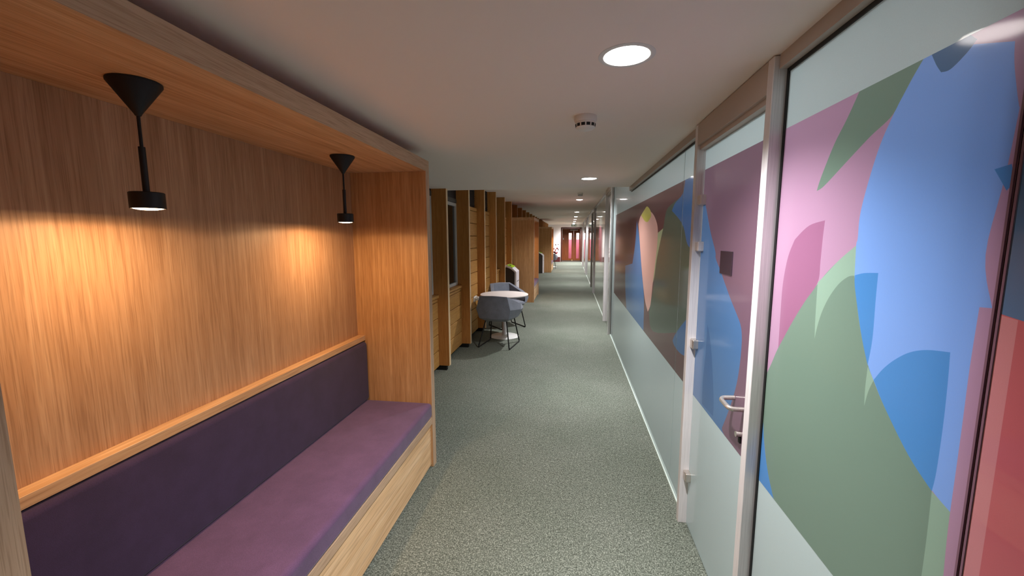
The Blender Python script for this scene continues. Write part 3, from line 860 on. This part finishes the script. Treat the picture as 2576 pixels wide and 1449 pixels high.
make_bin((-1.272, 18.935, 0), 'slim white recycling bin far off beside the third booth')

# ================================================================== CEILING FIXTURES
def make_downlight(dome=.005):
    r = empty('downlight')                               # origin at the ceiling surface
    b = MB(); b.lathe(0, 0, [(.0735, .001), (.0735, -.002), (.079, -.0035), (.090, -.001), (.090, .0)], 48); b.build('trim_ring', M['white_metal'], r, smooth=50)
    b = MB(); b.lathe(0, 0, [(.0735, .0), (.068, .05), (.0, .052)], 48); b.build('reflector', M['reflector'], r, smooth=40)
    b = MB(); b.lathe(0, 0, [(.070, .004), (.070, -.001), (.060, -dome*.55), (.035, -dome*.9), (0, -dome)], 40); b.build('lamp_lens', M['lamp_glow'] if dome < .006 else M['lamp_glow_far'], r, smooth=60)
    spot('downlight_light', (0, 0, -dome-.004), DOWN_W if dome < .006 else FAR_W, DOWN_ANGLE, DOWN_BLEND, .03, DOWN_RGB, r)
    return r
dl = make_downlight(); dl_far = None
DLAB = ['largest round downlight, nearest in the lowered ceiling', 'round downlight near the far edge of the lowered ceiling', 'round downlight mirrored at the top of the nearest glass pane',
        'round downlight just past the ceiling step, above the table', 'round downlight beside the small far smoke detector', 'round downlight second past the far smoke detector',
        'round downlight third past the far smoke detector', 'round downlight fourth past the far smoke detector', 'round downlight fifth past the far smoke detector',
        'round downlight just before the hanging exit sign', 'round downlight closest to the far brown doors']
for i, (x, y) in enumerate(NEAR_L+FAR_L):
    if i == 3: dl_far = make_downlight(.012)
    src = dl if i < 3 else dl_far
    d = src if i in (0, 3) else copy_tree(src)
    if i >= 9:                                            # the end lobby is lit more widely
        for c in d.children:
            if c.type == 'LIGHT':
                c.data = c.data.copy(); c.data.energy = END_W; c.data.spot_size = math.radians(165)
    d.location = (x, y, ZN if i < 3 else ZF); tag(d, DLAB[i], 'downlight', 'round ceiling downlights')

def make_detector():
    r = empty('smoke_detector')
    b = MB(); b.lathe(0, 0, [(0, 0), (.052, 0), (.054, -.006), (.054, -.022), (.050, -.028), (0, -.028)], 40); b.build('base', M['white_plastic'], r, smooth=40)
    b = MB(); b.lathe(0, 0, [(0, -.028), (.047, -.028), (.049, -.034), (.046, -.054), (.036, -.062), (.020, -.067), (0, -.067)], 40); b.build('cover', M['white_plastic'], r, smooth=40)
    b = MB()
    for i in range(12):
        a0, a1 = 2*PI*(i+.14)/12, 2*PI*(i+.86)/12
        q_ = [a0+(a1-a0)*t/3 for t in range(4)]
        for s, t in zip(q_, q_[1:]):
            b.face([(rr*math.cos(a), rr*math.sin(a), z) for rr, z, a in ((.0494, -.038, s), (.0494, -.038, t), (.0475, -.0515, t), (.0475, -.0515, s))])
    b.build('vent_slots', M['black_matt'], r)
    return r
sd = make_detector()
for i, (x, y, z, lab) in enumerate([(.059, 2.089, ZN, 'white round smoke detector on the lowered ceiling, larger and nearer'),
                                    (.164, 8.51, ZF, 'small white smoke detector on the far ceiling beyond the step')]):
    d = sd if i == 0 else copy_tree(sd); d.location = (x, y, z); tag(d, lab, 'smoke detector', 'ceiling smoke detectors')

# socket on the boards
sk = empty('wall_socket', (BX, 6.70, .62)); o = (BX, 6.70, .62)
tag(sk, 'white double socket on the oak boards beside the round table', 'socket')
b = MB(o); b.box(BX, BX+.012, 6.60, 6.80, .575, .665); b.build('face_plate', M['white_plastic'], sk, bevel=.003)
for P in ((.05, 6.62, 6.66, .60, .645), (.06, 6.72, 6.775, .59, .65)):
    b = MB(o); b.box(BX+.012, BX+P[0], *P[1:]); b.build('plug', M['white_plastic'], sk, bevel=.004)

# ================================================================== LIGHT, CAMERA
spot('far_room_light', (0, YD+1.4, 2.66), 420, 165, .4, .15, (255, 246, 240))
w = bpy.data.worlds.new('world'); w.use_nodes = True; SC.world = w
w.node_tree.nodes['Background'].inputs[0].default_value = (.5, .5, .5, 1)
w.node_tree.nodes['Background'].inputs[1].default_value = .3

R = Vector((0.98962414, 0.14366478, -0.00211797)); U = Vector((-0.01549417, 0.1213621, 0.99248737)); F = Vector((-0.14284252, 0.98215664, -0.12232883))
cam = bpy.data.cameras.new('camera'); co = bpy.data.objects.new('camera', cam); COL.objects.link(co)
cam.sensor_width = 36; cam.lens = 1021.8/2576*36; cam.clip_start = .02; cam.clip_end = 200
m4 = Matrix(((R.x, U.x, -F.x, 0), (R.y, U.y, -F.y, 0), (R.z, U.z, -F.z, 1.65), (0, 0, 0, 1)))
co.matrix_world = m4
SC.camera = co
vs = SC.view_settings
vs.view_transform = 'Standard'; vs.look = 'None'; vs.gamma = 1; vs.use_curve_mapping = False
vs.exposure = EXPOSURE
try:
    SC.cycles.max_bounces = 10; SC.cycles.diffuse_bounces = 6; SC.cycles.glossy_bounces = 4
except Exception: pass
